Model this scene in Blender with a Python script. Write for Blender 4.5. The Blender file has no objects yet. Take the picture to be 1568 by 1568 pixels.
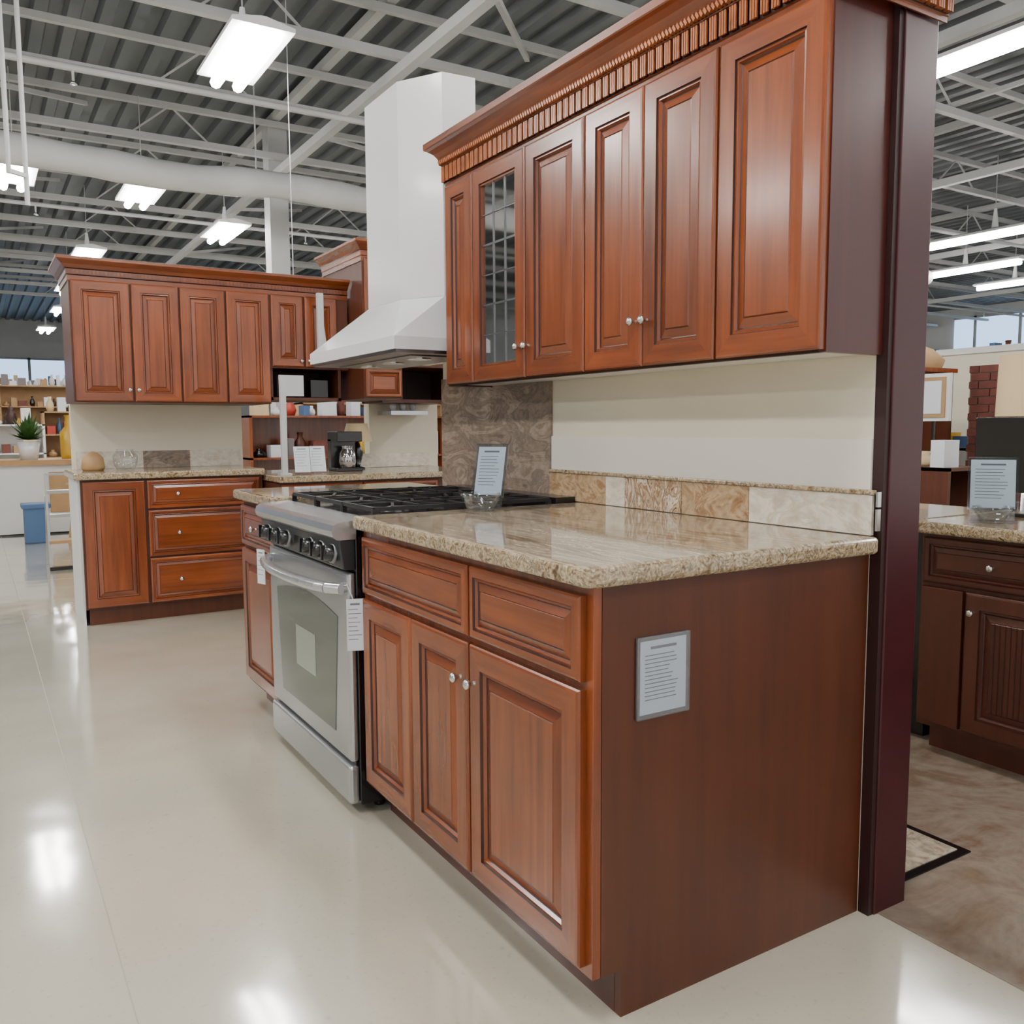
import bpy, math, random
from mathutils import Vector, Matrix
random.seed(4)
V=Vector
# ------------------------------------------------------------ materials
def newmat(name):
    m=bpy.data.materials.new(name);m.use_nodes=True
    nt=m.node_tree;b=nt.nodes['Principled BSDF'];return m,nt,b
def s2l(c):
    return tuple(((x/255)/12.92 if x/255<=.04045 else ((x/255+.055)/1.055)**2.4) for x in c)+(1,)
def plain(name,c,rough=.5,metal=0,spec=.5,noise=0,nscale=8,coat=0,bump=0,emis=0):
    m,nt,b=newmat(name)
    b.inputs['Base Color'].default_value=s2l(c);b.inputs['Roughness'].default_value=rough
    b.inputs['Metallic'].default_value=metal;b.inputs['Specular IOR Level'].default_value=spec
    b.inputs['Coat Weight'].default_value=coat;b.inputs['Coat Roughness'].default_value=.08
    tc=nt.nodes.new('ShaderNodeTexCoord')
    n=nt.nodes.new('ShaderNodeTexNoise');n.inputs['Scale'].default_value=nscale;n.inputs['Detail'].default_value=5
    nt.links.new(tc.outputs['Object'],n.inputs['Vector'])
    if noise:
        r=nt.nodes.new('ShaderNodeMixRGB');r.blend_type='MULTIPLY';r.inputs[1].default_value=s2l(c)
        mr=nt.nodes.new('ShaderNodeMapRange');mr.inputs[1].default_value=.3;mr.inputs[2].default_value=.7
        mr.inputs[3].default_value=1-noise;mr.inputs[4].default_value=1+noise*.3
        nt.links.new(n.outputs['Fac'],mr.inputs[0]);nt.links.new(mr.outputs[0],r.inputs[2]);r.inputs[0].default_value=1
        nt.links.new(r.outputs[0],b.inputs['Base Color'])
    if bump:
        bp=nt.nodes.new('ShaderNodeBump');bp.inputs['Strength'].default_value=bump;bp.inputs['Distance'].default_value=.01
        nt.links.new(n.outputs['Fac'],bp.inputs['Height']);nt.links.new(bp.outputs[0],b.inputs['Normal'])
    if emis:
        b.inputs['Emission Color'].default_value=s2l(c);b.inputs['Emission Strength'].default_value=emis
    return m
def wood(name,c1,c2,scale,rough=.27,coat=.42):
    m,nt,b=newmat(name);L=nt.links.new
    tc=nt.nodes.new('ShaderNodeTexCoord');mp=nt.nodes.new('ShaderNodeMapping');mp.inputs['Scale'].default_value=scale
    L(tc.outputs['Object'],mp.inputs['Vector'])
    oi=nt.nodes.new('ShaderNodeObjectInfo')
    add=nt.nodes.new('ShaderNodeVectorMath');add.operation='ADD'
    cx=nt.nodes.new('ShaderNodeCombineXYZ');ml=nt.nodes.new('ShaderNodeMath');ml.operation='MULTIPLY';ml.inputs[1].default_value=37
    L(oi.outputs['Random'],ml.inputs[0]);L(ml.outputs[0],cx.inputs[0]);L(ml.outputs[0],cx.inputs[1]);L(ml.outputs[0],cx.inputs[2])
    L(mp.outputs[0],add.inputs[0]);L(cx.outputs[0],add.inputs[1])
    n=nt.nodes.new('ShaderNodeTexNoise');n.inputs['Scale'].default_value=1;n.inputs['Detail'].default_value=8;n.inputs['Distortion'].default_value=.25
    n.inputs['Roughness'].default_value=.55
    L(add.outputs[0],n.inputs['Vector'])
    n2=nt.nodes.new('ShaderNodeTexNoise');n2.inputs['Scale'].default_value=3;n2.inputs['Detail'].default_value=2
    L(tc.outputs['Object'],n2.inputs['Vector'])
    mm=nt.nodes.new('ShaderNodeMath');mm.operation='MULTIPLY_ADD';mm.inputs[1].default_value=.45
    L(n2.outputs['Fac'],mm.inputs[0]);L(n.outputs['Fac'],mm.inputs[2])
    cr=nt.nodes.new('ShaderNodeValToRGB');cr.color_ramp.elements[0].position=.36;cr.color_ramp.elements[1].position=1.0
    cr.color_ramp.elements[0].color=s2l(c1);cr.color_ramp.elements[1].color=s2l(c2)
    L(mm.outputs[0],cr.inputs[0])
    hv=nt.nodes.new('ShaderNodeHueSaturation');mr=nt.nodes.new('ShaderNodeMapRange');mr.inputs[3].default_value=.9;mr.inputs[4].default_value=1.1
    L(oi.outputs['Random'],mr.inputs[0]);L(mr.outputs[0],hv.inputs['Value']);L(cr.outputs[0],hv.inputs['Color'])
    L(hv.outputs[0],b.inputs['Base Color'])
    b.inputs['Roughness'].default_value=rough;b.inputs['Coat Weight'].default_value=coat;b.inputs['Coat Roughness'].default_value=.16
    return m
C1=(84,35,11);C2=(142,70,28)
woodV=wood('cherry_vertical',C1,C2,(30,30,1.8))
woodH=wood('cherry_horizontal',C1,C2,(1.8,1.8,30))
woodL=wood('cherry_light_trim',(134,68,32),(180,104,58),(20,20,20))
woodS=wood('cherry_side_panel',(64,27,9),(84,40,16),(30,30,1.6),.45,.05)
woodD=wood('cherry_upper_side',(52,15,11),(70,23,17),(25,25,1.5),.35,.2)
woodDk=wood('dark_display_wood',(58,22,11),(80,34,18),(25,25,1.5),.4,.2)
glaze=plain('dark_glaze',(46,15,6),.35)
inside=plain('cabinet_interior_gap_shade',(50,22,13),.6)
maroon=plain('maroon_post',(60,14,22),.35,noise=.15)
strip=plain('dark_edge_strip',(42,16,16),.5)
cream=plain('cream_wallboard',(228,221,202),.65,noise=.03,nscale=3)
litwall=plain('wallboard_painted_lit',(236,232,222),.65,noise=.03,nscale=3)  # lighter copy of the cream board, standing for unshaded wall
white=plain('white_enamel',(230,232,235),.22,coat=.3)
whitep=plain('white_painted',(225,226,224),.6,noise=.05,nscale=2)
steel=plain('stainless_steel',(188,191,194),.26,metal=.8,noise=.05,nscale=3)
handlem=plain('brushed_handle',(205,207,210),.2,metal=.7)
steelD=plain('stainless_dark',(130,132,136),.3,metal=.9)
chrome=plain('satin_nickel',(215,215,212),.18,metal=1)
black=plain('black_enamel',(16,16,18),.25,coat=.3)
iron=plain('cast_iron',(26,26,28),.5,noise=.2,nscale=60)
ovenglass=plain('oven_glass',(72,82,78),.05,spec=.8,coat=.6)
ovenref=plain('oven_window_painted_reflection',(150,158,146),.15)
darkpanel=plain('control_panel_grey',(58,60,64),.3,metal=.5)
paper=plain('paper',(222,228,236),.6,noise=.02)
ink=plain('printed_ink',(110,115,125),.7)
jst=plain('white_painted_steel',(194,196,196),.55,noise=.12,nscale=1.5)
duct=plain('wrapped_duct',(215,217,218),.5,noise=.12,nscale=2,bump=.4)
deckm=plain('galvanised_deck',(110,115,119),.5,metal=.2,noise=.15,nscale=1)
fix=plain('fixture_housing',(228,230,232),.5)
tube=plain('fluorescent_tube',(255,252,247),.4,emis=78)
screen=plain('black_screen',(14,15,20),.2,coat=.4)
blue=plain('window_daylight',(165,198,235),.5,emis=2.4)
green=plain('leaf_green',(58,96,40),.5,noise=.4,nscale=20)
yellow=plain('amber_glass',(190,150,40),.25)
tan=plain('tan_board',(176,140,98),.6,noise=.15)
blueb=plain('blue_plastic',(70,100,140),.5)
redp=plain('red_package',(170,60,44),.5)
lamp=plain('lampshade_linen',(214,190,150),.7)
greyb=plain('smoked_plastic',(112,104,106),.3)
def glassy(name,tint,base,edge=.5):
    m,nt,b=newmat(name);L=nt.links.new
    nt.nodes.remove(b);o=nt.nodes['Material Output']
    t=nt.nodes.new('ShaderNodeBsdfTransparent');t.inputs[0].default_value=tint
    g=nt.nodes.new('ShaderNodeBsdfGlossy');g.inputs['Roughness'].default_value=.04
    f=nt.nodes.new('ShaderNodeLayerWeight');f.inputs['Blend'].default_value=.25
    a=nt.nodes.new('ShaderNodeMath');a.operation='MULTIPLY_ADD';a.inputs[1].default_value=edge;a.inputs[2].default_value=base;a.use_clamp=True
    mx=nt.nodes.new('ShaderNodeMixShader');L(f.outputs['Facing'],a.inputs[0]);L(a.outputs[0],mx.inputs[0]);L(t.outputs[0],mx.inputs[1]);L(g.outputs[0],mx.inputs[2]);L(mx.outputs[0],o.inputs[0])
    return m
acr=glassy('clear_acrylic',(.92,.95,.97,1),.07,.5)
cabglass=glassy('cabinet_glass',(.5,.5,.5,1),.5)
def granite(name,cols,scale=(2.2,1.0,1),fine=90,rot=.5,rough=.07,mixf=.75,lo=.5,p0=.3,p1=.7):
    m,nt,b=newmat(name);L=nt.links.new
    tc=nt.nodes.new('ShaderNodeTexCoord');mp=nt.nodes.new('ShaderNodeMapping');mp.inputs['Scale'].default_value=scale;mp.inputs['Rotation'].default_value=(0,0,rot)
    L(tc.outputs['Object'],mp.inputs[0])
    n=nt.nodes.new('ShaderNodeTexNoise');n.inputs['Scale'].default_value=3.2;n.inputs['Detail'].default_value=9;n.inputs['Distortion'].default_value=1.4;n.inputs['Roughness'].default_value=.62
    L(mp.outputs[0],n.inputs['Vector'])
    cr=nt.nodes.new('ShaderNodeValToRGB');e=cr.color_ramp.elements
    k=len(cols)
    while len(e)<k:e.new(.5)
    for i,c in enumerate(cols):
        e[i].position=p0+(p1-p0)*i/(k-1);e[i].color=s2l(c)
    L(n.outputs['Fac'],cr.inputs[0])
    f=nt.nodes.new('ShaderNodeTexNoise');f.inputs['Scale'].default_value=fine;f.inputs['Detail'].default_value=4
    L(tc.outputs['Object'],f.inputs['Vector'])
    mr=nt.nodes.new('ShaderNodeMapRange');mr.inputs[1].default_value=.36;mr.inputs[2].default_value=.6;mr.inputs[3].default_value=lo;mr.inputs[4].default_value=1.06
    L(f.outputs['Fac'],mr.inputs[0])
    mx=nt.nodes.new('ShaderNodeMixRGB');mx.blend_type='MULTIPLY';mx.inputs[0].default_value=mixf
    L(cr.outputs[0],mx.inputs[1]);L(mr.outputs[0],mx.inputs[2]);L(mx.outputs[0],b.inputs['Base Color'])
    b.inputs['Roughness'].default_value=rough;b.inputs['Coat Weight'].default_value=.3
    return m
gran=granite('granite_beige',[(96,80,62),(152,134,110),(198,184,160),(128,108,86),(206,194,172),(162,142,116)],scale=(5.5,.6,1),rot=.42,mixf=.35,p0=.38,p1=.63)
granE=granite('granite_edge',[(92,72,50),(156,132,100),(200,182,152),(124,102,76),(210,198,172)],scale=(9,9,9),fine=170,rough=.15,mixf=.8,p0=.34,p1=.66)
slate=granite('slate_tile',[(104,90,80),(146,128,112),(118,104,92),(168,150,134),(132,116,102)],scale=(1.4,1.4,3.2),fine=40,rough=.45,mixf=.35,p0=.36,p1=.64)
tileB=granite('marble_brown',[(132,96,64),(166,134,98),(192,166,132),(150,114,80),(206,188,162)],scale=(3,3,5),fine=40,rough=.2,mixf=.4)
tileW=granite('marble_white',[(196,184,164),(218,208,190),(226,220,206),(206,190,168),(230,226,216)],scale=(2,2,4),fine=30,rough=.2,mixf=.3)
tileS=granite('marble_striped',[(104,72,48),(200,178,148),(142,104,72),(222,212,194),(126,92,64)],scale=(2,8,3),fine=30,rot=.0,rough=.2,mixf=.4,p0=.36,p1=.64)
mosaic=granite('floor_marble',[(150,130,112),(188,172,152),(206,194,176),(170,140,118),(216,206,190)],scale=(4,4,4),fine=30,rough=.2)
def floormat():
    m,nt,b=newmat('epoxy_floor');L=nt.links.new
    tc=nt.nodes.new('ShaderNodeTexCoord')
    n=nt.nodes.new('ShaderNodeTexNoise');n.inputs['Scale'].default_value=.9;n.inputs['Detail'].default_value=6;L(tc.outputs['Object'],n.inputs[0])
    cr=nt.nodes.new('ShaderNodeValToRGB');cr.color_ramp.elements[0].position=.3;cr.color_ramp.elements[1].position=.7
    cr.color_ramp.elements[0].color=s2l((190,184,166));cr.color_ramp.elements[1].color=s2l((207,201,184));L(n.outputs[0],cr.inputs[0])
    n2=nt.nodes.new('ShaderNodeTexNoise');n2.inputs['Scale'].default_value=60;n2.inputs['Detail'].default_value=8;L(tc.outputs['Object'],n2.inputs[0])
    mr=nt.nodes.new('ShaderNodeMapRange');mr.inputs[1].default_value=.25;mr.inputs[2].default_value=.40;mr.inputs[3].default_value=.75;mr.inputs[4].default_value=1;L(n2.outputs[0],mr.inputs[0])
    mx=nt.nodes.new('ShaderNodeMixRGB');mx.blend_type='MULTIPLY';mx.inputs[0].default_value=.6;L(cr.outputs[0],mx.inputs[1]);L(mr.outputs[0],mx.inputs[2])
    L(mx.outputs[0],b.inputs['Base Color'])
    r=nt.nodes.new('ShaderNodeMapRange');r.inputs[3].default_value=.08;r.inputs[4].default_value=.18;L(n.outputs[0],r.inputs[0]);L(r.outputs[0],b.inputs['Roughness'])
    b.inputs['Coat Weight'].default_value=1.0;b.inputs['Coat Roughness'].default_value=.085
    n3=nt.nodes.new('ShaderNodeTexNoise');n3.inputs['Scale'].default_value=3.5;n3.inputs['Detail'].default_value=1;L(tc.outputs['Object'],n3.inputs[0])
    bp=nt.nodes.new('ShaderNodeBump');bp.inputs['Strength'].default_value=.12;bp.inputs['Distance'].default_value=.02;L(n3.outputs[0],bp.inputs['Height'])
    L(bp.outputs[0],b.inputs['Normal']);L(bp.outputs[0],b.inputs['Coat Normal'])
    return m
floorm=floormat()
brownfloor=granite('stained_concrete',[(116,92,74),(132,114,98),(146,134,122),(126,104,86),(150,140,130)],scale=(.7,.7,1),fine=25,rough=.25,mixf=.2)
brick=plain('brown_brick',(110,58,48),.7,noise=.3,nscale=14)
joint=plain('floor_joint',(166,160,142),.4)
mortar=plain('mortar',(150,140,128),.8)
# ------------------------------------------------------------ builder
class B:
    def __init__(s): s.v=[];s.f=[];s.m=[];s.mats=[];s.sm=[]
    def mi(s,mat):
        if mat not in s.mats:s.mats.append(mat)
        return s.mats.index(mat)
    def add(s,vs,fs,mat,smooth=False):
        o=len(s.v);s.v+=[tuple(x) for x in vs];i=s.mi(mat)
        for f in fs:s.f.append([o+k for k in f]);s.m.append(i);s.sm.append(smooth)
    def box(s,x0,x1,y0,y1,z0,z1,mat):
        vs=[(x,y,z) for x in(x0,x1) for y in(y0,y1) for z in(z0,z1)]
        s.add(vs,[(0,1,3,2),(4,6,7,5),(0,4,5,1),(2,3,7,6),(0,2,6,4),(1,5,7,3)],mat)
    def obox(s,c,A,Bv,Cv,mat):
        c,A,Bv,Cv=V(c),V(A),V(Bv),V(Cv)
        vs=[c+A*i+Bv*j+Cv*k for i in(-1,1) for j in(-1,1) for k in(-1,1)]
        fs=[(0,1,3,2),(4,6,7,5),(0,4,5,1),(2,3,7,6),(0,2,6,4),(1,5,7,3)]
        if A.cross(Bv).dot(Cv)<0:fs=[f[::-1] for f in fs]
        s.add(vs,fs,mat)
    def bar(s,p0,p1,t,mat,h=None):
        p0,p1=V(p0),V(p1);d=(p1-p0);a=d.normalized();u=a.cross(V((0,0,1)))
        if u.length<.01:u=V((1,0,0))
        u.normalize();w=a.cross(u)
        s.obox((p0+p1)/2,d/2,u*t/2,w*(h or t)/2,mat)
    def cyl(s,p0,p1,r,mat,n=16,r1=None,cap=True):
        p0,p1=V(p0),V(p1);a=(p1-p0).normalized();u=a.cross(V((0,0,1)))
        if u.length<.01:u=V((1,0,0))
        u.normalize();w=a.cross(u);r1=r if r1 is None else r1
        vs=[p0+(u*math.cos(2*math.pi*i/n)+w*math.sin(2*math.pi*i/n))*r for i in range(n)]+[p1+(u*math.cos(2*math.pi*i/n)+w*math.sin(2*math.pi*i/n))*r1 for i in range(n)]
        s.add(vs,[(i,(i+1)%n,n+(i+1)%n,n+i) for i in range(n)],mat,True)
        if cap:s.add(vs,[tuple(range(n))[::-1],tuple(range(n,2*n))],mat)
    def path(s,pts,r,mat,n=10):
        for a,b in zip(pts[:-1],pts[1:]):s.cyl(a,b,r,mat,n)
    def lathe(s,c,prof,mat,n=24,ax=(0,0,1)):
        ax=V(ax).normalized();u=ax.orthogonal().normalized();w=ax.cross(u);c=V(c);vs=[]
        for r,h in prof:
            for i in range(n):
                t=2*math.pi*i/n;vs.append(c+ax*h+(u*math.cos(t)+w*math.sin(t))*max(r,1e-4))
        fs=[(k*n+i,k*n+(i+1)%n,(k+1)*n+(i+1)%n,(k+1)*n+i) for k in range(len(prof)-1) for i in range(n)]
        s.add(vs,fs,mat,True)
    def rings(s,O,U,N,w,h,rl,cap=True,capmat=None):
        O,U,N=V(O),V(U),V(N);Z=V((0,0,1))
        def loop(i,hh):return [O+U*i+Z*i+N*hh,O+U*(w-i)+Z*i+N*hh,O+U*(w-i)+Z*(h-i)+N*hh,O+U*i+Z*(h-i)+N*hh]
        for k in range(len(rl)-1):
            a=loop(rl[k][0],rl[k][1]);b=loop(rl[k+1][0],rl[k+1][1]);mh,mv=rl[k+1][2],rl[k+1][3]
            for q in range(4):
                s.add([a[q],a[(q+1)%4],b[(q+1)%4],b[q]],[(0,1,2,3)],mh if q in(0,2) else mv)
        if cap:s.add(loop(rl[-1][0],rl[-1][1]),[(0,1,2,3)],capmat)
    def prism(s,poly,z0,z1,mat,sidemat=None):
        n=len(poly);vs=[(x,y,z0) for x,y in poly]+[(x,y,z1) for x,y in poly]
        s.add(vs,[tuple(range(n))[::-1],tuple(range(n,2*n))],mat)
        s.add(vs,[(i,(i+1)%n,n+(i+1)%n,n+i) for i in range(n)],sidemat or mat)
    def done(s,name,parent=None,bevel=0,seg=2):
        me=bpy.data.meshes.new(name);me.from_pydata(s.v,[],s.f)
        for m in s.mats:me.materials.append(m)
        me.polygons.foreach_set('material_index',s.m);me.polygons.foreach_set('use_smooth',s.sm);me.update()
        o=bpy.data.objects.new(name,me);bpy.context.collection.objects.link(o)
        if parent:o.parent=parent
        if bevel:
            import bmesh
            bm=bmesh.new();bm.from_mesh(me);bmesh.ops.remove_doubles(bm,verts=bm.verts,dist=1e-5);bmesh.ops.recalc_face_normals(bm,faces=bm.faces);bm.to_mesh(me);bm.free()
            md=o.modifiers.new('bevel','BEVEL');md.width=bevel;md.segments=seg;md.limit_method='ANGLE';md.angle_limit=.6
        return o
def root(name):
    e=bpy.data.objects.new(name,None);bpy.context.collection.objects.link(e);e.empty_display_size=.1;return e
NX=(V((0,-1,0)),V((-1,0,0)))   # faces -X : U,N
NY=(V((1,0,0)),V((0,-1,0)))    # faces -Y
def facepos(face,a,plane,z):
    return V((plane,a,z)) if face is NX else V((a,plane,z))
def door(parent,name,face,a0,a1,z0,z1,plane,kind='door',t=.02,knob=None,H=None,Vv=None):
    U,N=face;w=a1-a0;h=z1-z0
    O=facepos(face,a1 if face is NX else a0,plane,z0)
    b=B();H=H or woodH;Vv=Vv or woodV;G=glaze
    if kind=='drawer':
        fw=.022
        rl=[(0,0,H,Vv),(0,t-.006,H,Vv),(.004,t-.002,H,Vv),(.009,t,H,Vv),(fw,t,H,Vv),(fw+.002,t-.005,G,G),(fw+.007,t-.003,H,Vv),(fw+.010,t-.009,H,Vv),(fw+.0115,t-.011,G,G),(fw+.028,t-.004,H,Vv),(fw+.0295,t-.0055,G,G),(fw+.031,t-.0035,H,Vv)]
        cm=H
    else:
        fw=.052
        rl=[(0,0,H,Vv),(0,t-.006,H,Vv),(.003,t-.002,H,Vv),(.008,t,H,Vv),(fw,t,H,Vv),(fw+.002,t-.005,G,G),(fw+.008,t-.004,H,Vv),(fw+.012,t-.011,H,Vv),(fw+.0145,t-.013,G,G),(fw+.036,t-.005,H,Vv),(fw+.0375,t-.0065,G,G),(fw+.040,t-.004,H,Vv)]
        cm=Vv
    if kind=='glass':
        b.rings(O,U,N,w,h,rl[:7]+[(fw+.008,0,H,Vv)],cap=False)
        i=fw+.006
        gl=B();gl.obox(O+U*w/2+V((0,0,h/2))+N*.006,U*(w/2-i),V((0,0,h/2-i)),N*.0015,cabglass)
        gl.done(name+'_glass',parent)
        iw=w-2*i;ih=h-2*i
        for k in(1,2):
            c=O+U*(i+iw*k/3)+V((0,0,h/2))+N*.009;b.obox(c,U*.0022,V((0,0,ih/2)),N*.002,steelD)
        for k in(1,2,3,4,5):
            c=O+U*w/2+V((0,0,i+ih*k/6))+N*.009;b.obox(c,U*iw/2,V((0,0,.0030 if k%2==0 else .0015)),N*.002,steelD)
    else:
        b.rings(O,U,N,w,h,rl,cap=True,capmat=cm)
    o=b.done(name,parent)
    if knob:
        ku,kv=knob
        k=B();kc=O+U*ku+V((0,0,kv))+N*t
        k.lathe(kc,[(.006,-.001),(.006,.001),(.0045,.004),(.0045,.011),(.010,.015),(.0125,.020),(.011,.025),(.005,.028),(0,.0285)],chrome,16,N)
        k.done(name+'_knob',parent)
    return o
# ------------------------------------------------------------ camera
cam=bpy.data.objects.new('camera',bpy.data.cameras.new('camera'));bpy.context.collection.objects.link(cam)
yaw,pitch,roll=.5507,-.0959,-.0052
F=V((math.sin(yaw)*math.cos(pitch),math.cos(yaw)*math.cos(pitch),math.sin(pitch)));R=V((math.cos(yaw),-math.sin(yaw),0));Uu=R.cross(F)
R2=R*math.cos(roll)+Uu*math.sin(roll);U2=Uu*math.cos(roll)-R*math.sin(roll)
mt=Matrix((R2,U2,-F)).transposed().to_4x4();mt.translation=V((-.9679,-1.2879,1.1704));cam.matrix_world=mt
cam.data.sensor_width=36;cam.data.lens=36*1341.65/1568;cam.data.clip_start=.02;cam.data.clip_end=200
bpy.context.scene.camera=cam
# ------------------------------------------------------------ room shell
D=.80
b=B();b.box(-14,32,-9,42,-.1,0,floorm);b.done('floor')
b=B()
for x in(-3.6,-.75):b.box(x-.0015,x+.0015,-8,40,0,.0008,joint)
for y in(6.4,11.5):b.box(-13,30,y-.0015,y+.0015,0,.0008,joint)
b.done('trim_1')
b=B();b.box(.83,3.2,-3.5,.0,0,.0025,brownfloor);b.box(.96,3.2,0,3.4,0,.0025,brownfloor);b.done('floor_aisle')
b=B();b.box(.955,1.31,0.02,1.5,.0025,.006,black);b.box(.975,1.285,.045,1.475,.006,.008,mosaic);b.done('floor_tile_inlay')
b=B();zc=5.4;x=-14;pts=[]
while x<32:
    pts+=[(x,zc),(x+.12,zc),(x+.15,zc+.08),(x+.27,zc+.08)];x+=.30
n=len(pts);vs=[(p[0],-9,p[1]) for p in pts]+[(p[0],42,p[1]) for p in pts]
b.add(vs,[(i,i+1,n+i+1,n+i) for i in range(n-1)],deckm)
b.done('ceiling')
WN=0
def wallwin(name,ax,pos,a0,a1,wins,zt=5.5):
    global WN
    b=B();t=.2
    if ax=='y':b.box(a0,a1,pos,pos+t,0,zt,whitep)
    else:b.box(pos,pos+t,a0,a1,0,zt,whitep)
    b.done(name)
    for i,(u0,u1,z0,z1) in enumerate(wins):
        b=B()
        if ax=='y':
            b.box(u0,u1,pos-.05,pos-.02,z0,z1,blue)
            k=u0
            while k<=u1:b.box(k-.05,k+.05,pos-.09,pos-.01,z0-.08,z1+.08,jst);k+=1.6
            b.box(u0,u1,pos-.09,pos-.01,z0-.08,z0,jst);b.box(u0,u1,pos-.09,pos-.01,z1,z1+.08,jst)
        else:
            b.box(pos-.05,pos-.02,u0,u1,z0,z1,blue)
            k=u0
            while k<=u1:b.box(pos-.09,pos-.01,k-.05,k+.05,z0-.08,z1+.08,jst);k+=1.6
            b.box(pos-.09,pos-.01,u0,u1,z0-.08,z0,jst);b.box(pos-.09,pos-.01,u0,u1,z1,z1+.08,jst)
        WN+=1;b.done('window_%d'%WN)
wallwin('wall_back','y',38,-14,32,[(-9,-1.5,2.6,3.9),(-.5,5,2.6,3.9),(7,13,2.6,3.9)])
wallwin('wall_right','x',30,-9,38,[(2,9.2,3.9,5.0),(10.8,18,3.9,5.0)])
wallwin('wall_left','x',-13.6,-9,38,[(2,20,1.5,4)])
def truss():
    b=B();x0,x1=-13.5,29.5
    b.bar((x0,0,0),(x1,0,0),.08,jst);b.bar((x0,0,.42),(x1,0,.42),.07,jst)
    x=x0
    while x<x1-4:
        b.bar((x,0,0),(x+.5,0,.42),.02,jst);b.bar((x+.5,0,.42),(x+1,0,0),.02,jst);x+=3.6
    return b
t0=truss().done('roof_truss');t0.location=(0,3.2,4.83)
for i in range(1,13):
    o=bpy.data.objects.new('roof_truss',t0.data);bpy.context.collection.objects.link(o);o.location=(0,3.2+1.9*i,4.83)
for i,x in enumerate((-5,-1.2,2.75,6.6,11,16,22)):
    b=B();b.box(x-.05,x+.05,-8,37.5,5.30,5.395,jst);b.bar((x,-8,4.6),(x,37.5,4.6),.10,jst)
    b.done('roof_beam')
b=B()
for k in range(5):
    y=5+k*4;b.bar((2.75,y,4.6),(4.6,y+2.4,5.3),.05,jst);b.bar((-1.2,y,4.6),(.5,y+2.4,5.3),.05,jst)
b.bar((9,-2,4.9),(9.1,30,4.9),.05,jst)
b.done('roof_brace')
for y,z in((7.9,4.46),(13.4,4.42)):
    b=B();b.cyl((-13,y,z),(28,y,z),.03,jst,10)
    for x in range(-12,28,4):b.cyl((x,y,z),(x,y,z-.12),.012,jst,8);b.lathe((x,y,z-.15),[(.0,0),(.03,.0),(.012,.03),(0,.04)],chrome,10)
    b.done('sprinkler_pipe')
b=B();pts=[]
for i in range(60):
    x=-10+i*.42;pts.append((x,9.15+.02*math.sin(i*1.7),3.98+.03*math.sin(i*.9)))
n=20;vs=[]
for i,p in enumerate(pts):
    r=.155+.012*math.sin(i*2.3)
    for k in range(n):vs.append((p[0],p[1]+r*math.cos(6.2832*k/n),p[2]+r*math.sin(6.2832*k/n)))
b.add(vs,[(i*n+k,i*n+(k+1)%n,(i+1)*n+(k+1)%n,(i+1)*n+k) for i in range(len(pts)-1) for k in range(n)],duct,True)
b.add(vs,[tuple(range(n)),tuple(range((len(pts)-1)*n,len(pts)*n))],duct)
for x in(-6,-2,2,6,10):b.bar((x,9.15,4.1),(x,9.15,5.4),.015,jst)
b.done('ventilation_duct')
for (x,y) in((2.79,11),(13,10.6),(13,22)):
    b=B();b.box(x-.13,x+.13,y-.13,y+.13,0,5.3,jst);b.box(x-.2,x+.2,y-.2,y+.2,0,.03,jst);b.done('support_column')
b=B()
for (x,y,z) in((-.62,6.5,2.2),(-.5,6.6,2.0)):b.cyl((x,y,z+.9),(x,y,5.35),.018,jst,8)
b.bar((-.62,6.5,3.12),(-.5,6.6,3.12),.03,jst);b.done('hanging_conduit')
b=B();b.cyl((1.45,6.2,2.2),(1.45,6.2,5.3),.004,jst,6);b.done('suspension_wire')
def fixture(x,y0,y1,z=4.0,n=2,sp=.18):
    b=B();w=sp*n*.5+.05
    b.box(x-w,x+w,y0,y1,z+.07,z+.10,fix)
    b.add([(x-w,y0,z+.10),(x-.02,y0,z+.14),(x+.02,y0,z+.14),(x+w,y0,z+.10),(x-w,y1,z+.10),(x-.02,y1,z+.14),(x+.02,y1,z+.14),(x+w,y1,z+.10)],[(0,1,5,4),(1,2,6,5),(2,3,7,6),(0,3,2,1),(4,5,6,7)],fix)
    for k in range(n):
        xx=x+(k-(n-1)/2)*sp;b.cyl((xx,y0+.03,z+.02),(xx,y1-.03,z+.02),.045,tube,8)
    ym=(y0+y1)/2
    b.cyl((x,ym,z+.14),(x,ym,z+.42),.05,fix,12,.02)
    b.cyl((x,ym,z+.4),(x,ym,5.2),.006,jst,6)
    b.done('fluorescent_fixture')
for x,y0,y1 in((1.0,5.3,6.45),(-.4,9.7,10.9),(.98,9.9,11.1),(2.38,11.6,12.8),(.84,14.5,15.7),(.9,18.5,19.7),(1.07,22.3,23.5),(1.03,27,28.2),(-3.5,14,15.2),(-3.6,19,20.2),(6.2,13,14.2),(6.2,18,19.2)):
    fixture(x,y0,y1)
for x,y0 in((-3.2,-3.5),(-3.2,.8),(-3.3,5.2),(1.0,-4),(.9,.9),(-1.0,-1.2),(-6.5,1),(-6.5,6),(-1.1,3.2)):
    fixture(x,y0,y0+1.22)
for x,y0,y1 in((5.87,.6,3.37),(5.87,-3.5,-.6),(12.37,5.2,7.71),(14.9,7.4,9.5),(17.2,8,9.6),(9,9.5,12),(12.3,0,2.5),(22,14,17)):
    fixture(x,y0,y1,n=1)
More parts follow.
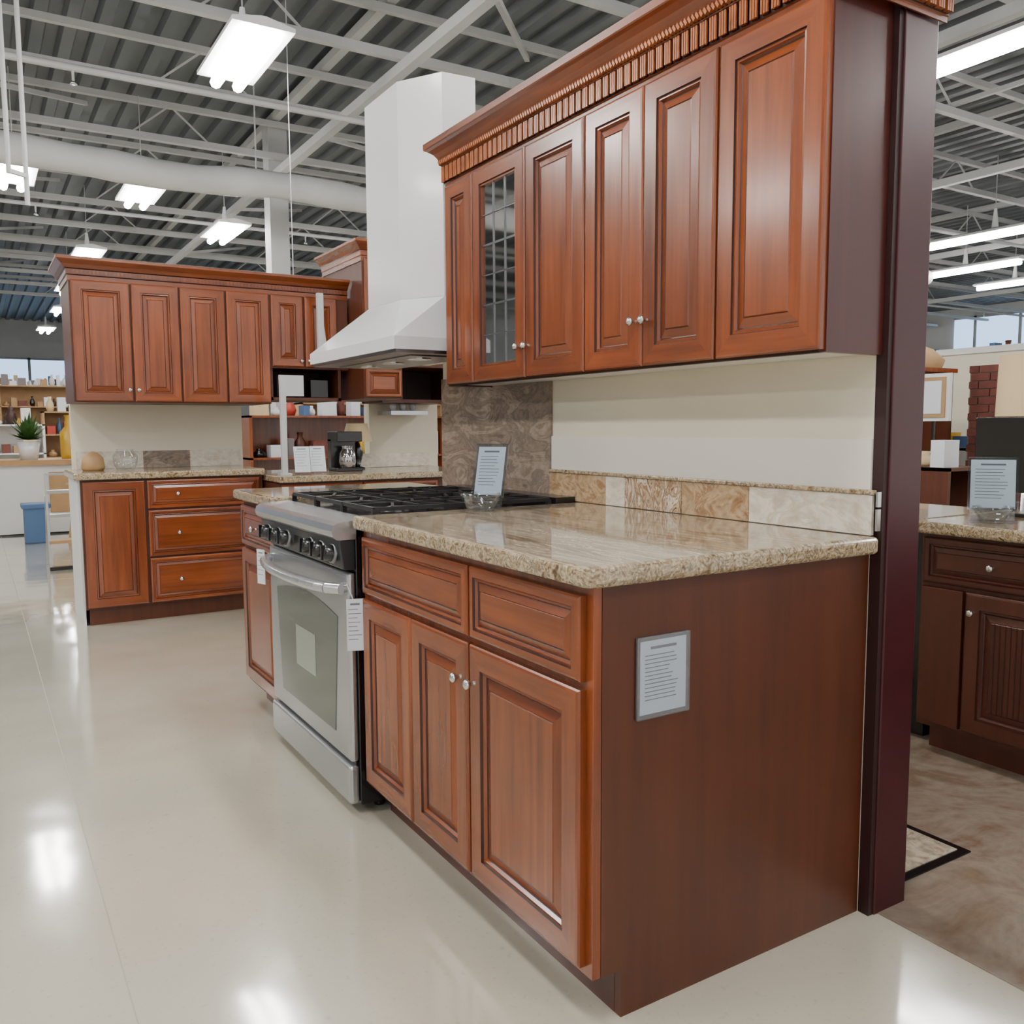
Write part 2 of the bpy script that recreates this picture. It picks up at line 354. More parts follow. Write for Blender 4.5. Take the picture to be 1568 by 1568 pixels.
# ------------------------------------------------------------ display wall
r=root('wall_display')
b=B();b.box(D,.93,0,2.16,0,2.12,cream);b.box(D,.93,2.16,2.56,1.47,2.40,cream);b.box(D,.93,1.70,2.16,2.12,2.40,cream);b.done('board',r)
b=B();b.box(D-.006,D-.0005,0.0,1.31,1.02,1.14,litwall);b.done('lit_wall_strip',r)  # lighter colour paints the wall below the cabinet's cast shadow
r=root('display_end_post')
b=B();b.box(.815,.934,-.035,-.001,0,2.14,maroon);b.done('post',r,.003)
b=B();b.box(.80,.815,-.03,-.001,0,2.1,strip);b.box(.785,.80,-.028,-.0225,.93,.98,chrome);b.box(.785,.80,-.028,-.0225,.985,1.02,chrome);b.done('edge_strip',r)
b=B();b.box(D-.010,D-.0008,1.31,2.16,.918,1.38,slate);b.done('slate_backsplash')
r=root('marble_backsplash')
for i,(y0,y1,m) in enumerate(((.98,1.305,tileB),(.88,.98,tileW),(.62,.88,tileS),(.36,.62,tileB),(-.015,.36,tileW))):
    b=B();b.box(D-.018,D-.007,y0+.001,y1-.001,.9185,1.012,m);b.done('tile_%d'%i,r,.001)
b=B();b.box(D-.022,D-.007,-.02,1.31,1.0125,1.024,granE);b.done('cap_rail',r,.003)
# ------------------------------------------------------------ base cabinet
def counter(name,x0,x1,y0,y1,z0,z1,parent=None,rad=.035):
    poly=[]
    for k in range(9):
        a=math.pi+ (math.pi/2)*k/8
        poly.append((x0+rad+rad*math.cos(a),y0+rad+rad*math.sin(a)))
    poly+=[(x1,y0),(x1,y1),(x0,y1)]
    b=B();b.prism(poly,z0,z1,gran,granE)
    return b.done(name,parent,.012,4)
r=root('base_cabinet')
b=B()
b.box(.021,D-.002,.02,1.125,.10,.872,inside)
b.done('carcass',r)
b=B();b.box(0,.02,.0,1.125,.10,.873,woodV);b.done('face_frame',r,.0015)
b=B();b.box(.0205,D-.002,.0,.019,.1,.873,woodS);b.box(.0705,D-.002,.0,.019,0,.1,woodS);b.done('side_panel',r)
b=B();b.box(.07,.085,.02,1.125,0,.10,woodDk);b.done('toe_kick',r)
door(r,'drawer_left',NX,.462,1.10,.69,.856,0,'drawer')
door(r,'drawer_right',NX,.022,.452,.69,.856,0,'drawer')
door(r,'door_left',NX,.775,1.10,.12,.675,0)
door(r,'door_middle',NX,.462,.768,.12,.675,0,knob=(.768-.462-.028,.47))
door(r,'door_right',NX,.022,.452,.12,.675,0,knob=(.028,.47))
counter('countertop',-.035,D-.003,-.03,1.128,.876,.917,r)
# ------------------------------------------------------------ upper cabinets
r=root('wall_cabinet')
xu=.607;y0,y1=-.016,1.735
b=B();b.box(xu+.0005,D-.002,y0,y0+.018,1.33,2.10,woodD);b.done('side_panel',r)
b=B()
b.box(xu,xu+.02,y0+.0185,1.165,1.33,2.10,inside);b.box(xu,xu+.02,1.5,y1,1.33,2.10,inside)  # frame in dark interior colour, painting shade into the door gaps
b.box(xu,xu+.02,1.165,1.5,1.33,1.36,inside);b.box(xu,xu+.02,1.165,1.5,2.05,2.10,inside)
b.done('face_frame',r)
b=B();b.box(xu+.02,D-.002,y0+.018,y1,1.335,1.35,whitep);b.box(xu+.02,D-.002,y0+.018,y1,2.08,2.10,inside)
b.box(D-.012,D-.002,y0+.018,y1,1.35,2.08,inside);b.box(xu+.02,D-.012,1.12,1.14,1.35,2.08,inside);b.box(xu+.02,D-.012,1.53,1.55,1.35,2.08,inside)
b.box(xu+.03,D-.012,1.14,1.53,1.57,1.585,inside);b.box(xu+.03,D-.012,1.14,1.53,1.82,1.835,inside);b.box(xu+.002,D-.002,y1-.018,y1,1.33,2.10,woodD)
b.done('carcass',r)
door(r,'end_panel',NX,1.515,1.72,1.335,2.068,xu)
door(r,'glass_door',NX,1.165,1.508,1.335,2.068,xu,'glass',knob=(.34-.02,.10))
door(r,'door_1',NX,.842,1.158,1.335,2.068,xu,knob=(.02,.10))
door(r,'door_2',NX,.577,.835,1.335,2.068,xu,knob=(.258-.022,.12))
door(r,'door_3',NX,.306,.573,1.335,2.068,xu,knob=(.022,.12))
door(r,'door_4',NX,-.012,.298,1.335,2.068,xu)
def crown(parent,x0,xe,ya,yb,zb):
    pr=[(0,0),(.004,0),(.004,.012),(.008,.014),(.008,.074),(.014,.077),(.016,.079),(.016,.098),(.022,.100),(.026,.108),(.036,.122),(.052,.134),(.062,.139),(.065,.142),(.065,.163),(0,.163)]
    b=B();L=[]
    for o,z in pr:
        L.append([(xe,ya-o,zb+z),(x0-o,ya-o,zb+z),(x0-o,yb+o,zb+z),(xe,yb+o,zb+z)])
    for k in range(len(L)-1):
        a,c=L[k],L[k+1]
        for q in range(3):
            m=glaze if k in(3,6) else woodH
            b.add([a[q],a[q+1],c[q+1],c[q]],[(0,1,2,3)],m)
    b.done('crown_moulding',parent)
    b=B();w=.021;st=.032;y=ya
    za,zc=zb+.018,zb+.072
    while y<yb:
        for u in(0,.38,.76):b.box(x0-.019,x0-.007,y+w*u,y+w*(u+.26),za,zc,woodL)
        b.box(x0-.014,x0-.007,y,y+w,za,zc,woodL);y+=st
    x=x0
    while x<xe-w:
        for s in(0,1):
            ys=(ya-.019,ya-.007) if s==0 else (yb+.007,yb+.019)
            for u in(0,.38,.76):b.box(x+w*u,x+w*(u+.26),ys[0],ys[1],za,zc,woodL)
        x+=st
    b.done('dentil_blocks',parent)
    b=B();y=ya-.012
    while y<yb+.012:
        b.obox((x0-.022,y,zb+.0885),V((.007,0,0)),V((0,.0045,.0070)),V((0,-.0026,.0030)),woodL);y+=.0135
    x=x0
    while x<xe:
        b.obox((x,ya-.022,zb+.0885),V((0,.007,0)),V((.0045,0,.0070)),V((-.0026,0,.0030)),woodL);x+=.0135
    b.done('rope_bead',parent)
crown(r,xu,.95,-.04,y1,2.070)
# ------------------------------------------------------------ range hood
r=root('range_hood')
b=B()
xf,xb,ya,yb=.393,D-.003,1.76,2.715
zr0,zr1,zt=1.455,1.515,1.69
b.box(xf,xb,ya,yb,zr0+.012,zr1,white)
b.box(xf+.012,xb,ya+.012,yb-.012,zr0,zr0+.012,steelD)
chp=[(xb,1.845),(.655,1.855),(.546,2.036),(.546,2.37),(.655,2.555),(xb,2.565)]
rim=[(xb,ya),(xf+.001,ya),(xf,ya+.001),(xf,yb-.001),(xf+.001,yb),(xb,yb)]
vs=[(x,y,zr1) for x,y in rim]+[(x,y,zt) for x,y in chp]
b.add(vs,[(i,6+i,7+i,i+1) for i in range(5)],white)
b.done('canopy',r)
b=B();b.prism(chp,zt,2.54,white);b.done('chimney',r,.002)
b=B()
for y in(1.98,2.24,2.5):b.cyl((.6,y,zr0-.008),(.6,y,zr0),.05,chrome,20)
b.box(.5,.72,1.85,2.62,zr0-.004,zr0,steelD);b.done('filters',r)
# ------------------------------------------------------------ range
r=root('gas_range')
ya,yb=1.14,1.95
b=B();b.box(-.02,D-.02,ya,yb,.03,.885,black)
for x in(.06,.7):
    for y in(ya+.05,yb-.05):b.cyl((x,y,0),(x,y,.04),.018,black)
b.done('body',r,.003)
b=B()
b.box(-.052,-.02,ya+.004,yb-.004,.035,.155,steel);b.done('warming_drawer',r,.01,3)
b=B();b.box(-.045,-.02,ya+.004,yb-.004,.165,.745,steel);b.done('oven_door',r,.01,3)
b=B()
yc=(ya+yb)/2
pl=[(-.27,.23),(.27,.23),(.31,.60)]+[(.31-.62*k/10,.60+.035*math.sin(math.pi*k/10)) for k in range(1,10)]+[(-.31,.60)]
n=len(pl)
b.add([(-.047,yc-u,z) for u,z in pl]+[(-.040,yc-u,z) for u,z in pl],[tuple(range(n))]+[(i,n+i,n+(i+1)%n,(i+1)%n) for i in range(n)],ovenglass)
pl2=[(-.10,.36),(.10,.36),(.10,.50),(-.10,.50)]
b.add([(-.0475,yc-u,z) for u,z in pl2],[(0,1,2,3)],ovenref)  # pale rectangle paints a light reflection onto the oven glass
b.done('oven_window',r)
b=B();b.box(-.03,-.02,ya+.006,yb-.006,.155,.165,black);b.done('gap_strip',r)
b=B()
prof=[(-.02,.752),(-.058,.756),(-.072,.845),(-.02,.845)]
vs=[(x,ya+.003,z) for x,z in prof]+[(x,yb-.003,z) for x,z in prof]
b.add(vs,[(0,1,2,3),(4,7,6,5),(0,4,5,1),(1,5,6,2),(2,6,7,3),(3,7,4,0)],darkpanel)
b.done('control_panel',r,.004)
b=B()
pr2=[(-.02,.845),(-.075,.845),(-.088,.855),(-.092,.872),(-.086,.889),(-.07,.897),(-.0,.903),(.03,.905),(.03,.88)]
n=len(pr2);vs=[(x,ya,z) for x,z in pr2]+[(x,yb,z) for x,z in pr2]
b.add(vs,[tuple(range(n)),tuple(range(n,2*n))[::-1]]+[(i,n+i,n+(i+1)%n,(i+1)%n) for i in range(n)],steel);b.done('front_lip',r)
b=B()
for y in(1.20,1.30,1.40,1.64,1.74,1.86):
    c=V((-.066,y,.80));ax=V((-1,0,.14)).normalized()
    b.lathe(c,[(.031,0),(.031,.006),(.026,.008)],steelD,20,ax)
    b.lathe(c,[(.026,.006),(.024,.03),(.018,.034),(0,.035)],black,20,ax)
    b.obox(c+ax*.034,V((0,.005,0)),V((0,0,.022)),ax*.006,black)
b.done('knobs',r)
b=B();b.box(-.068,-.060,1.47,1.57,.785,.82,black);b.done('clock_display',r)
b=B();pts=[]
for k in range(17):
    s=k/16;pts.append((-.055-.065*math.sin(math.pi*s)**.5,1.17+.75*s,.695))
for a,c in zip(pts[:-1],pts[1:]):b.cyl(a,c,.018,handlem,12)
b.cyl((-.04,1.17,.695),pts[0],.02,handlem);b.cyl((-.04,1.92,.695),pts[-1],.02,handlem)
b.done('handle',r)
b=B();b.box(-.0,D-.02,ya+.004,yb-.004,.886,.899,black)
b.box(.70,D-.02,ya+.004,yb-.004,.899,.935,black)
for x in(.2,.52):
    for y in(1.32,1.545,1.77):
        b.lathe((x,y,.899),[(.055,0),(.055,.006),(.045,.012),(.035,.013),(.035,.02),(0,.022)],iron,20)
b.done('cooktop',r,.002)
b=B()
for k in range(3):
    a=ya+.02+k*.258;c=a+.25;z=.928
    for y in(a,c):b.bar((.05,y,z),(.68,y,z),.012,iron)
    for x in(.05,.36,.68):b.bar((x,a,z),(x,c,z),.012,iron)
    m=(a+c)/2
    b.bar((.05,m,z+.004),(.68,m,z+.004),.010,iron)
    for x in(.2,.52):
        b.bar((x,a,z+.004),(x,c,z+.004),.010,iron)
        for dx in(-.09,.09):b.bar((x+dx,a,z+.003),(x+dx*.4,m,z+.003),.009,iron);b.bar((x+dx,c,z+.003),(x+dx*.4,m,z+.003),.009,iron)
    for x in(.05,.36,.68):
        for y in(a,c):b.box(x-.008,x+.008,y-.006,y+.006,.899,z,iron)
b.done('grates',r)
# ------------------------------------------------------------ signs
def sheet(parent,name,c,U,Vv,w,h,lines=9,back=True,margin=.008,ringm=None):
    U,Vv=V(U).normalized(),V(Vv).normalized();N=U.cross(Vv);c=V(c)
    b=B();b.obox(c,U*w/2,Vv*h/2,N*.0006,paper)
    if lines:
        random.seed(lines)
        b.obox(c+Vv*(h*.40)+N*.0008,U*w*.28,Vv*h*.018,N*.0002,ink)
        for k in range(lines):
            y=h*(.30-.66*k/lines);ww=w*(.25+.14*random.random())
            b.obox(c+Vv*y+U*(ww-w*.4)+N*.0008,U*ww,Vv*h*.006,N*.0002,ink)
    b.done(name+'_paper',parent)
    if back:
        b=B();m=margin
        b.obox(c-N*.0022,U*(w/2+m),Vv*(h/2+m),N*.0012,ringm or acr)
        b.obox(c+N*.0022,U*(w/2+m),Vv*(h/2+m),N*.0006,acr)
        for s in(-1,1):
            b.obox(c+U*s*(w/2+m),U*.0014,Vv*(h/2+m),N*.003,acr)
            b.obox(c+Vv*s*(h/2+m),U*(w/2+m),Vv*.0014,N*.003,acr)
        b.done(name+'_holder',parent)
r=root('side_panel_sign')
sheet(r,'notice',(.168,-.0045,.684),(1,0,0),(0,0,1),.118,.146,12,ringm=greyb)
def standsign(name,x,y,z,ang,w=.105,h=.16,bowl=True):
    r=root(name)
    U=V((math.cos(ang),math.sin(ang),0));N=U.cross(V((0,0,1)))
    tl=V((0,0,1))*.95-N*.28
    c=V((x,y,z))+V((0,0,.045))-N*.03+tl.normalized()*h/2
    sheet(r,'price_list',c,U,tl,w,h,10)
    if bowl:
        b=B();cc=V((x,y,z+.001))+N*.02
        b.lathe(cc,[(.0,0),(.035,.0),(.042,.006),(.058,.035),(.066,.055),(.063,.055),(.054,.034),(.038,.009),(0,.006)],acr,28)
        b.obox(V((x,y,z+.003))-N*.01,U*w*.5,N*.045,V((0,0,.002)),acr)
        b.obox(V((x,y,z+.03))-N*.035,U*w*.5,N*.0015,V((0,0,.03)),acr)
        b.done('bowl',r)
standsign('acrylic_sign_holder',.37,1.06,.917,-.95,w=.092,h=.155)
r=root('oven_hang_tag');sheet(r,'tag',(-.035,1.116,.595),(.94,-.34,0),(0,0,1),.05,.155,8,back=False)
b=B();b.bar((-.04,1.118,.672),(-.05,1.1385,.715),.002,paper);b.done('string',r)
r=root('range_price_card');sheet(r,'card',(-.075,1.955,.66),(.3,-.95,0),(0,0,1),.05,.13,5,back=False)
# ------------------------------------------------------------ far base cabinet beside range
r=root('base_cabinet')
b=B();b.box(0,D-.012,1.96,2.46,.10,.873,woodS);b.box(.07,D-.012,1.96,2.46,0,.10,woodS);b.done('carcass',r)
door(r,'drawer',NX,1.975,2.445,.69,.856,0,'drawer',knob=(.235,.083));door(r,'door',NX,1.975,2.445,.12,.675,0)
counter('countertop',-.035,D-.012,1.955,2.50,.876,.917,r,.01)
# ------------------------------------------------------------ left display run (faces -Y)
r=root('kitchen_display')
yl=4.42
b=B();b.box(-.44,.63,yl,5.0,.10,.873,woodS);b.box(-.42,.63,yl+.03,5.0,0,.10,woodS);b.box(-.452,-.44,yl+.03,5.0,0,.873,whitep);b.done('base_carcass',r)
door(r,'base_panel',NY,-.43,-.09,.11,.865,yl)
for k,(z0,z1) in enumerate(((.11,.385),(.395,.68),(.69,.865))):
    door(r,'base_drawer_%d'%k,NY,-.075,.61,z0,z1,yl,'drawer')
    kb=B()
    for u in(.10,.50):kb.lathe((u,yl-.02,(z0+z1)/2),[(.006,0),(.005,.012),(.013,.018),(.012,.026),(0,.029)],chrome,14,(0,-1,0))
    kb.done('drawer_knobs_%d'%k,r)
b=B();b.box(-.475,.64,yl-.04,5.0,.876,.917,granE);b.done('countertop',r,.01,3)
b=B();b.box(-.42,.66,5.0,5.1,0,2.05,cream);b.box(.66,2.2,5.0,5.1,1.55,2.05,cream);b.box(1.62,2.2,5.0,5.1,0,1.55,cream);b.done('partition',r)
b=B();b.box(-.40,.0,4.985,4.998,.918,1.03,tileW);b.box(.0,.3,4.985,4.998,.918,1.03,slate);b.box(.3,.64,4.985,4.998,.918,1.03,tileW);b.done('backsplash',r)
yu=4.50
b=B();b.box(-.44,.73,yu,4.999,1.335,2.06,woodS);b.box(.73,1.27,yu,4.999,1.57,2.06,woodS);b.done('upper_carcass',r)
for k,(a,c) in enumerate(((-.43,-.115),(-.105,.165),(.175,.445),(.455,.725))):
    door(r,'upper_door_%d'%k,NY,a,c,1.34,2.045,yu,knob=((c-a-.02,.07) if k in(0,) else ((.02,.07) if k==1 else None)))
for k,(a,c) in enumerate(((.74,.955),(.965,1.19))):
    door(r,'short_door_%d'%k,NY,a,c,1.58,2.045,yu,knob=((c-a-.02,.04) if k==0 else (.02,.04)))
b=B();pr=[(0,0),(.006,0),(.006,.03),(.012,.035),(.012,.065),(.02,.07),(.035,.09),(.06,.11),(.065,.115),(.065,.13),(0,.13)];L=[]
for o,z in pr:L.append([(-.44-o,4.999,2.04+z),(-.44-o,yu-o,2.04+z),(1.27,yu-o,2.04+z)])
for k in range(len(L)-1):
    for q in range(2):b.add([L[k][q],L[k][q+1],L[k+1][q+1],L[k+1][q]],[(0,1,2,3)],glaze if k in(2,4) else woodH)
x=-.44
while x<1.24:b.box(x,x+.012,yu-.019,yu-.012,2.078,2.102,woodV);x+=.022
b.done('crown_moulding',r)
b=B();b.box(.73,1.22,4.52,4.99,1.36,1.38,woodS);b.box(.73,.75,4.52,4.99,1.36,1.57,woodS);b.box(1.2,1.22,4.52,4.99,1.36,1.57,woodS);b.box(.75,1.2,4.9,4.98,1.38,1.57,inside)
b.box(1.02,1.14,4.56,4.66,1.385,1.50,black);b.box(.8,.97,4.56,4.60,1.39,1.53,cabglass);b.done('open_shelf',r)
b=B();b.box(1.28,1.56,4.25,4.99,1.37,2.30,woodS);b.done('tall_carcass',r)
door(r,'tall_door',NY,1.29,1.55,1.58,2.29,4.25);door(r,'tall_small_door',NY,1.29,1.55,1.38,1.57,4.25,'drawer')
b=B();L=[]
for o,z in pr:L.append([(1.28-o,4.99,2.27+z),(1.28-o,4.25-o,2.27+z),(1.56+o,4.25-o,2.27+z),(1.56+o,4.99,2.27+z)])
for k in range(len(L)-1):
    for q in range(3):b.add([L[k][q],L[k][q+1],L[k+1][q+1],L[k+1][q]],[(0,1,2,3)],woodH)
b.done('tall_crown',r)
b=B();b.box(1.56,2.15,4.4,4.99,1.60,1.66,woodS);b.box(1.56,2.15,4.95,4.99,1.36,1.6,inside);b.box(1.56,2.15,4.6,4.98,1.355,1.38,woodS);b.box(2.12,2.15,4.4,4.99,1.36,1.66,woodS);b.done('plate_shelf',r)
b=B();b.box(.645,2.1,4.12,4.99,.10,.83,woodS);b.box(.645,2.1,4.19,4.99,0,.10,woodS);b.done('return_base',r)
door(r,'return_drawer_0',NY,.66,1.2,.66,.822,4.12,'drawer');door(r,'return_drawer_1',NY,1.21,1.75,.66,.822,4.12,'drawer')
b=B();b.box(.642,2.12,4.08,4.98,.835,.876,granE);b.done('return_countertop',r,.008,3)
b=B();b.box(1.3,2.1,4.955,4.98,.878,.98,tileW);b.done('return_backsplash',r)
def place_lamp(x,y,z):
    r=root('table_lamp');b=B();b.lathe((x,y,z),[(0,0),(.055,0),(.055,.012),(.02,.02),(.035,.08),(.045,.12),(.02,.18),(.008,.2),(.008,.27)],black,20)
    b.lathe((x,y,z),[(.11,.2),(.075,.33),(.072,.33),(.107,.2)],lamp,24);b.done('lamp',r)
place_lamp(1.42,4.75,.877)
r=root('coffee_maker');b=B();b.box(1.16,1.34,4.45,4.65,.877,.90,black);b.box(1.16,1.34,4.58,4.65,.90,1.1,black);b.box(1.16,1.34,4.45,4.65,1.08,1.15,black)
b.lathe((1.25,4.51,.90),[(0,0),(.05,0),(.06,.04),(.055,.1),(.035,.13),(.038,.15)],cabglass,20);b.done('body',r,.004)
for i,(x,y,a) in enumerate(((.86,4.3,-.2),(.98,4.34,-.1))):
    r=root('tabletop_sign');sheet(r,'sign',(x,y,.877+.095),(math.cos(a),math.sin(a),0),(0,.2,1),.10,.17,6,back=False)
b=B();b.box(.70,.735,4.2,4.23,.877,1.5,jst);b.box(.68,.755,4.18,4.25,.877,.89,jst);b.done('metal_upright')
b=B();b.box(1.02,1.06,4.38,4.41,1.58,2.06,jst);b.bar((1.04,4.395,1.95),(1.08,4.395,1.62),.02,jst);b.done('metal_bracket')
r=root('wall_shelf')
b=B();b.box(1.68,1.98,4.72,4.97,1.27,1.30,steel)
b.done('shelf',r)
for x in(1.74,1.82,1.90):
    b=B();b.lathe((x,4.82,1.301),[(0,0),(.018,0),(.026,.03),(.026,.05),(.024,.05),(.02,.01)],white,16);b.done('cup',r)
r=root('glass_jar');b=B();b.lathe((-.15,4.7,.918),[(0,0),(.05,0),(.07,.04),(.075,.09),(.05,.12),(.052,.13)],acr,24);b.done('jar',r)
r=root('serving_platter');b=B();b.lathe((-.33,4.75,.918),[(0,.0),(.06,0),(.07,.02),(.06,.08),(.03,.11),(0,.12)],tan,24);b.done('platter',r)
# ------------------------------------------------------------ step stool
r=root('step_stool');b=B();x0,x1=-.46,-.26;y=6.9
for x in(x0,x1):
    b.bar((x,y,0),(x,y+.12,.80),.018,steel);b.bar((x,y+.42,0),(x,y+.16,.62),.018,steel)
for k,z in enumerate((.22,.44,.64)):b.box(x0,x1,y+.02+.03*k,y+.2,z,z+.025,tan if k<1 else steel)
b.bar((x0,y+.12,.80),(x1,y+.12,.80),.02,steel);b.box(x0-.01,x1+.01,y-.02,y+.04,0,.03,black);b.done('frame',r)
r=root('display_table');b=B();b.box(-1.1,.12,9.8,10.5,.78,.84,tan);b.box(-1.05,.08,9.85,10.45,0.02,.78,whitep);b.box(-1.05,.08,9.88,10.42,0,.02,black);b.box(-.25,.10,9.78,9.85,.25,.7,tan);b.done('table',r)
r=root('potted_plant');b=B();b.lathe((-.42,10.1,.841),[(0,0),(.09,0),(.12,.2),(.11,.2),(.08,.02)],white,20)
random.seed(9)
for k in range(130):
    a=random.random()*6.28;e=random.random()*1.4;l=.14+.2*random.random()
    d=V((math.cos(a)*math.cos(e)*.8,math.sin(a)*math.cos(e)*.8,math.sin(e)));p=V((-.42,10.1,1.06));q=p+d*l;s=d.cross(V((0,0,1))).normalized()*.03
    b.add([p,p+(q-p)*.55+s,q,p+(q-p)*.55-s],[(0,1,2,3)],green)
b.done('plant',r)
r=root('glass_bottle');b=B();b.lathe((.0,10.1,.841),[(0,0),(.09,0),(.1,.05),(.1,.3),(.04,.38),(.04,.48),(.05,.5)],yellow,20);b.done('bottle',r)
r=root('storage_bin');b=B();b.box(-.55,-.32,9.0,9.25,0,.38,blueb);b.box(-.57,-.30,8.98,9.27,.36,.41,blueb);b.done('bin',r,.01)
r=root('wooden_stool');b=B();cx,cy=-.02,8.6
b.lathe((cx,cy,.60),[(0,0),(.16,0),(.17,.015),(.16,.035),(0,.04)],tan,24)
for a in(.78,2.36,3.93,5.5):b.cyl((cx+.2*math.cos(a),cy+.2*math.sin(a),0),(cx+.11*math.cos(a),cy+.11*math.sin(a),.605),.016,tan,10)
for i in range(4):
    a=.78+i*1.5708;c=a+1.5708;b.cyl((cx+.17*math.cos(a),cy+.17*math.sin(a),.2),(cx+.17*math.cos(c),cy+.17*math.sin(c),.2),.01,tan,8)
b.done('stool',r)
# ------------------------------------------------------------ background merchandise shelves
def shelf(x0,x1,y0,y1,h,body,seed,axis='x'):
    random.seed(seed);r=root('merchandise_shelf');b=B();n=max(2,int(h/.34))
    b.box(x0,x0+.03,y0,y1,0,h,body);b.box(x1-.03,x1,y0,y1,0,h,body)
    if axis=='x':b.box(x0,x1,y1-.02,y1,0,h,body)
    else:b.box(x1-.02,x1,y0,y1,0,h,body)
    b.box(x0,x1,y0,y1,0.02,.08,body)
    cols=[paper,tan,woodS,white,black,paper,lamp,brick,whitep,inside,greyb,white,tan,redp,yellow,blueb]
    for k in range(n+1):
        z=.08+k*(h-.08)/n;b.box(x0,x1,y0,y1,z-.02,z,body)
        a=(x0 if axis=='x' else y0)+.06;e=(x1 if axis=='x' else y1)-.06
        while a<e-.1:
            w=.05+.11*random.random();hh=.08+.17*random.random();m=random.choice(cols)
            u0,u1=a,min(a+w,e)
            if random.random()<.35:
                c=(u0+u1)/2;rr=(u1-u0)/2
                p=(c,(y0+y1)/2-.05,z) if axis=='x' else ((x0+x1)/2-.05,c,z)
                b.lathe(p,[(0,0),(rr*.7,0),(rr,hh*.3),(rr*.8,hh*.6),(rr*.35,hh*.8),(rr*.45,hh),(0,hh)],m,16)
            elif axis=='x':b.box(u0,u1,y0+.05,y0+.2,z,z+hh,m)
            else:b.box(x0+.05,x0+.2,u0,u1,z,z+hh,m)
            a+=w+.015+.03*random.random()
    b.done('shelf',r)
shelf(1.3,3.4,7.2,7.6,1.3,woodV,3);shelf(2.6,4.6,9.6,10,1.5,tan,8)
shelf(-1.9,-.7,15.5,15.9,1.9,whitep,5);shelf(-.5,1.2,17.5,17.9,2.0,tan,6);shelf(-2.6,-1.0,22,22.4,2.2,woodS,7);shelf(-.6,1.4,26,26.4,2.4,whitep,11)
shelf(-1.2,-.1,12.4,12.8,1.25,whitep,41);shelf(-.05,.9,13.6,14,1.45,tan,42)
# ------------------------------------------------------------ right hand display
r=root('island_display')
X=1.90;ye=.585
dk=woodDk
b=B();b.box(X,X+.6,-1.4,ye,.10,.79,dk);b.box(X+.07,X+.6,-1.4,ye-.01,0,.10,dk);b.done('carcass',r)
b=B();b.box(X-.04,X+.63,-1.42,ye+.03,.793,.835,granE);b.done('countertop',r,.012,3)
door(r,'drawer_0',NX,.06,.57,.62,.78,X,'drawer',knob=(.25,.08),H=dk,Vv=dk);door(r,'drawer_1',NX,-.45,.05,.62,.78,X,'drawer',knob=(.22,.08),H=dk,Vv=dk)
b=B();b.box(X-.018,X,.42,.57,.12,.605,dk);b.done('filler_panel',r,.003)
def beaddoor(name,a0,a1):
    o=door(r,name,NX,a0,a1,.12,.605,X,knob=(.03,.42),H=dk,Vv=dk)
    b=B();y=a0+.10
    while y<a1-.095:b.box(X-.018,X-.0155,y,y+.003,.21,.515,inside);y+=.018
    b.done(name+'_beads',r)
beaddoor('door_0',.06,.41);beaddoor('door_1',-.30,.05)
standsign('acrylic_sign_holder',2.04,.42,.836,-1.0,w=.14,h=.175)
r=root('flat_monitor');b=B();b.box(2.32,2.35,.10,.66,.92,1.20,screen);b.box(2.34,2.37,.3,.42,.86,1.0,black);b.box(2.27,2.42,.24,.5,.836,.85,black);b.done('monitor',r,.004)
r=root('dishwasher');b=B();b.box(1.98,2.5,.63,1.25,.09,.79,black);b.box(2.03,2.5,.64,1.24,0,.09,black);b.bar((1.955,.70,.72),(1.955,1.18,.72),.02,steelD);b.box(1.955,1.98,.70,.72,.71,.73,steelD);b.box(1.955,1.98,1.16,1.18,.71,.73,steelD);b.done('body',r,.004)
b=B();b.box(1.94,2.53,.62,1.27,.793,.835,granE);b.done('top',r,.01)
r=root('tabletop_mirror');b=B()
pts=[V((2.15,.95+.11*math.cos(t*math.pi/12)*-1,.85+.15*math.sin(t*math.pi/12))) for t in range(13)]
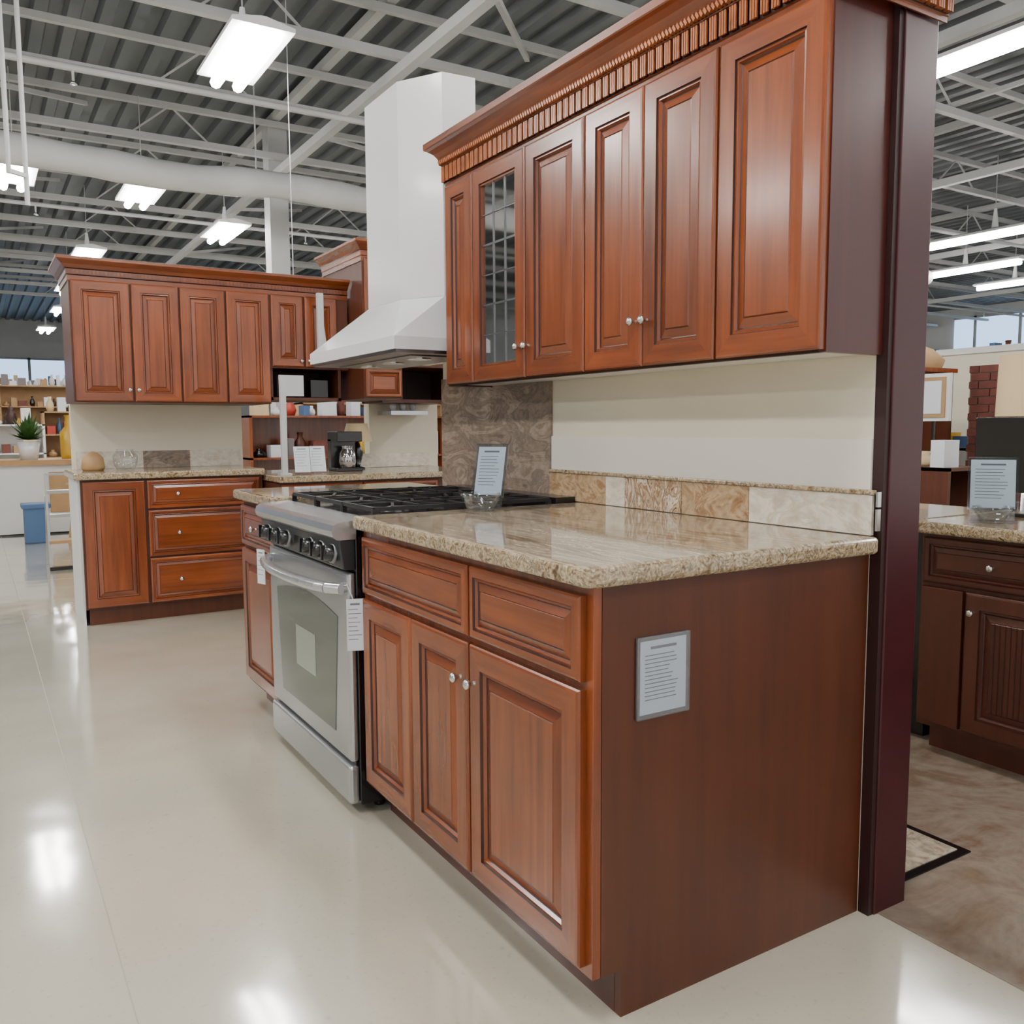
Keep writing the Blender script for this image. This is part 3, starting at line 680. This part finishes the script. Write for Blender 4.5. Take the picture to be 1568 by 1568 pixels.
b.path(pts,.008,chrome,8);b.box(2.12,2.18,.83,1.07,.836,.852,chrome);b.add([p+V((.003,0,0)) for p in pts],[tuple(range(13))],acr);b.done('mirror',r)
b=B();b.box(6,6.1,-1,3.2,0,1.75,cream);b.box(5.98,6.12,-1,3.2,1.75,1.8,whitep);b.done('wall_partition')
r=root('picture_frame');b=B();b.box(4.60,4.63,2.20,2.46,1.20,1.52,white);b.box(4.59,4.602,2.225,2.435,1.225,1.495,tan);b.box(4.585,4.592,2.25,2.41,1.25,1.47,paper);b.cyl((4.64,2.33,0),(4.64,2.33,1.5),.012,black,8);b.box(4.5,4.78,2.2,2.46,0,.02,black);b.done('frame',r)
r=root('brick_sample_panel');b=B();b.box(5.26,5.285,1.86,2.46,0,1.60,mortar)
for i in range(28):
    for j in range(5):
        o=.07*(i%2);a=1.865+j*.147-o*.9;u0=max(a,1.862);u1=min(a+.137,2.458)
        if u1-u0>.02:b.box(5.245,5.262,u0,u1,.01+i*.057,.01+i*.057+.05,brick)
b.done('panel',r)
shelf(3.9,4.3,1.75,2.35,.92,woodS,21,'y');shelf(5.4,5.8,1.5,3.15,1.0,whitep,22,'y')
r=root('drum_lampshade');b=B();b.lathe((4.1,1.42,0),[(0,0),(.14,0),(.14,.02),(.015,.04),(.015,1.36)],chrome,20);b.lathe((4.1,1.42,1.0),[(.16,.22),(.15,.56),(.147,.56),(.157,.22)],lamp,28);b.done('lamp',r)
r=root('curio_cabinet');b=B();b.box(4.75,5.15,2.52,2.95,0,1.55,woodS);b.box(4.73,5.17,2.50,2.97,1.55,1.58,woodV);b.box(4.735,4.75,2.57,2.9,1.0,1.5,cabglass);b.lathe((4.95,2.72,1.58),[(.2,0),(.22,.06),(.14,.14),(0,.2)],tan,20);b.done('cabinet',r)
shelf(9,9.4,1.5,6,1.9,whitep,31,'y');shelf(11.5,11.9,3,9,2.0,tan,32,'y')
# ------------------------------------------------------------ world
w=bpy.data.worlds.new('world');bpy.context.scene.world=w;w.use_nodes=True
bg=w.node_tree.nodes['Background'];bg.inputs[0].default_value=(1,.98,.95,1);bg.inputs[1].default_value=1.4
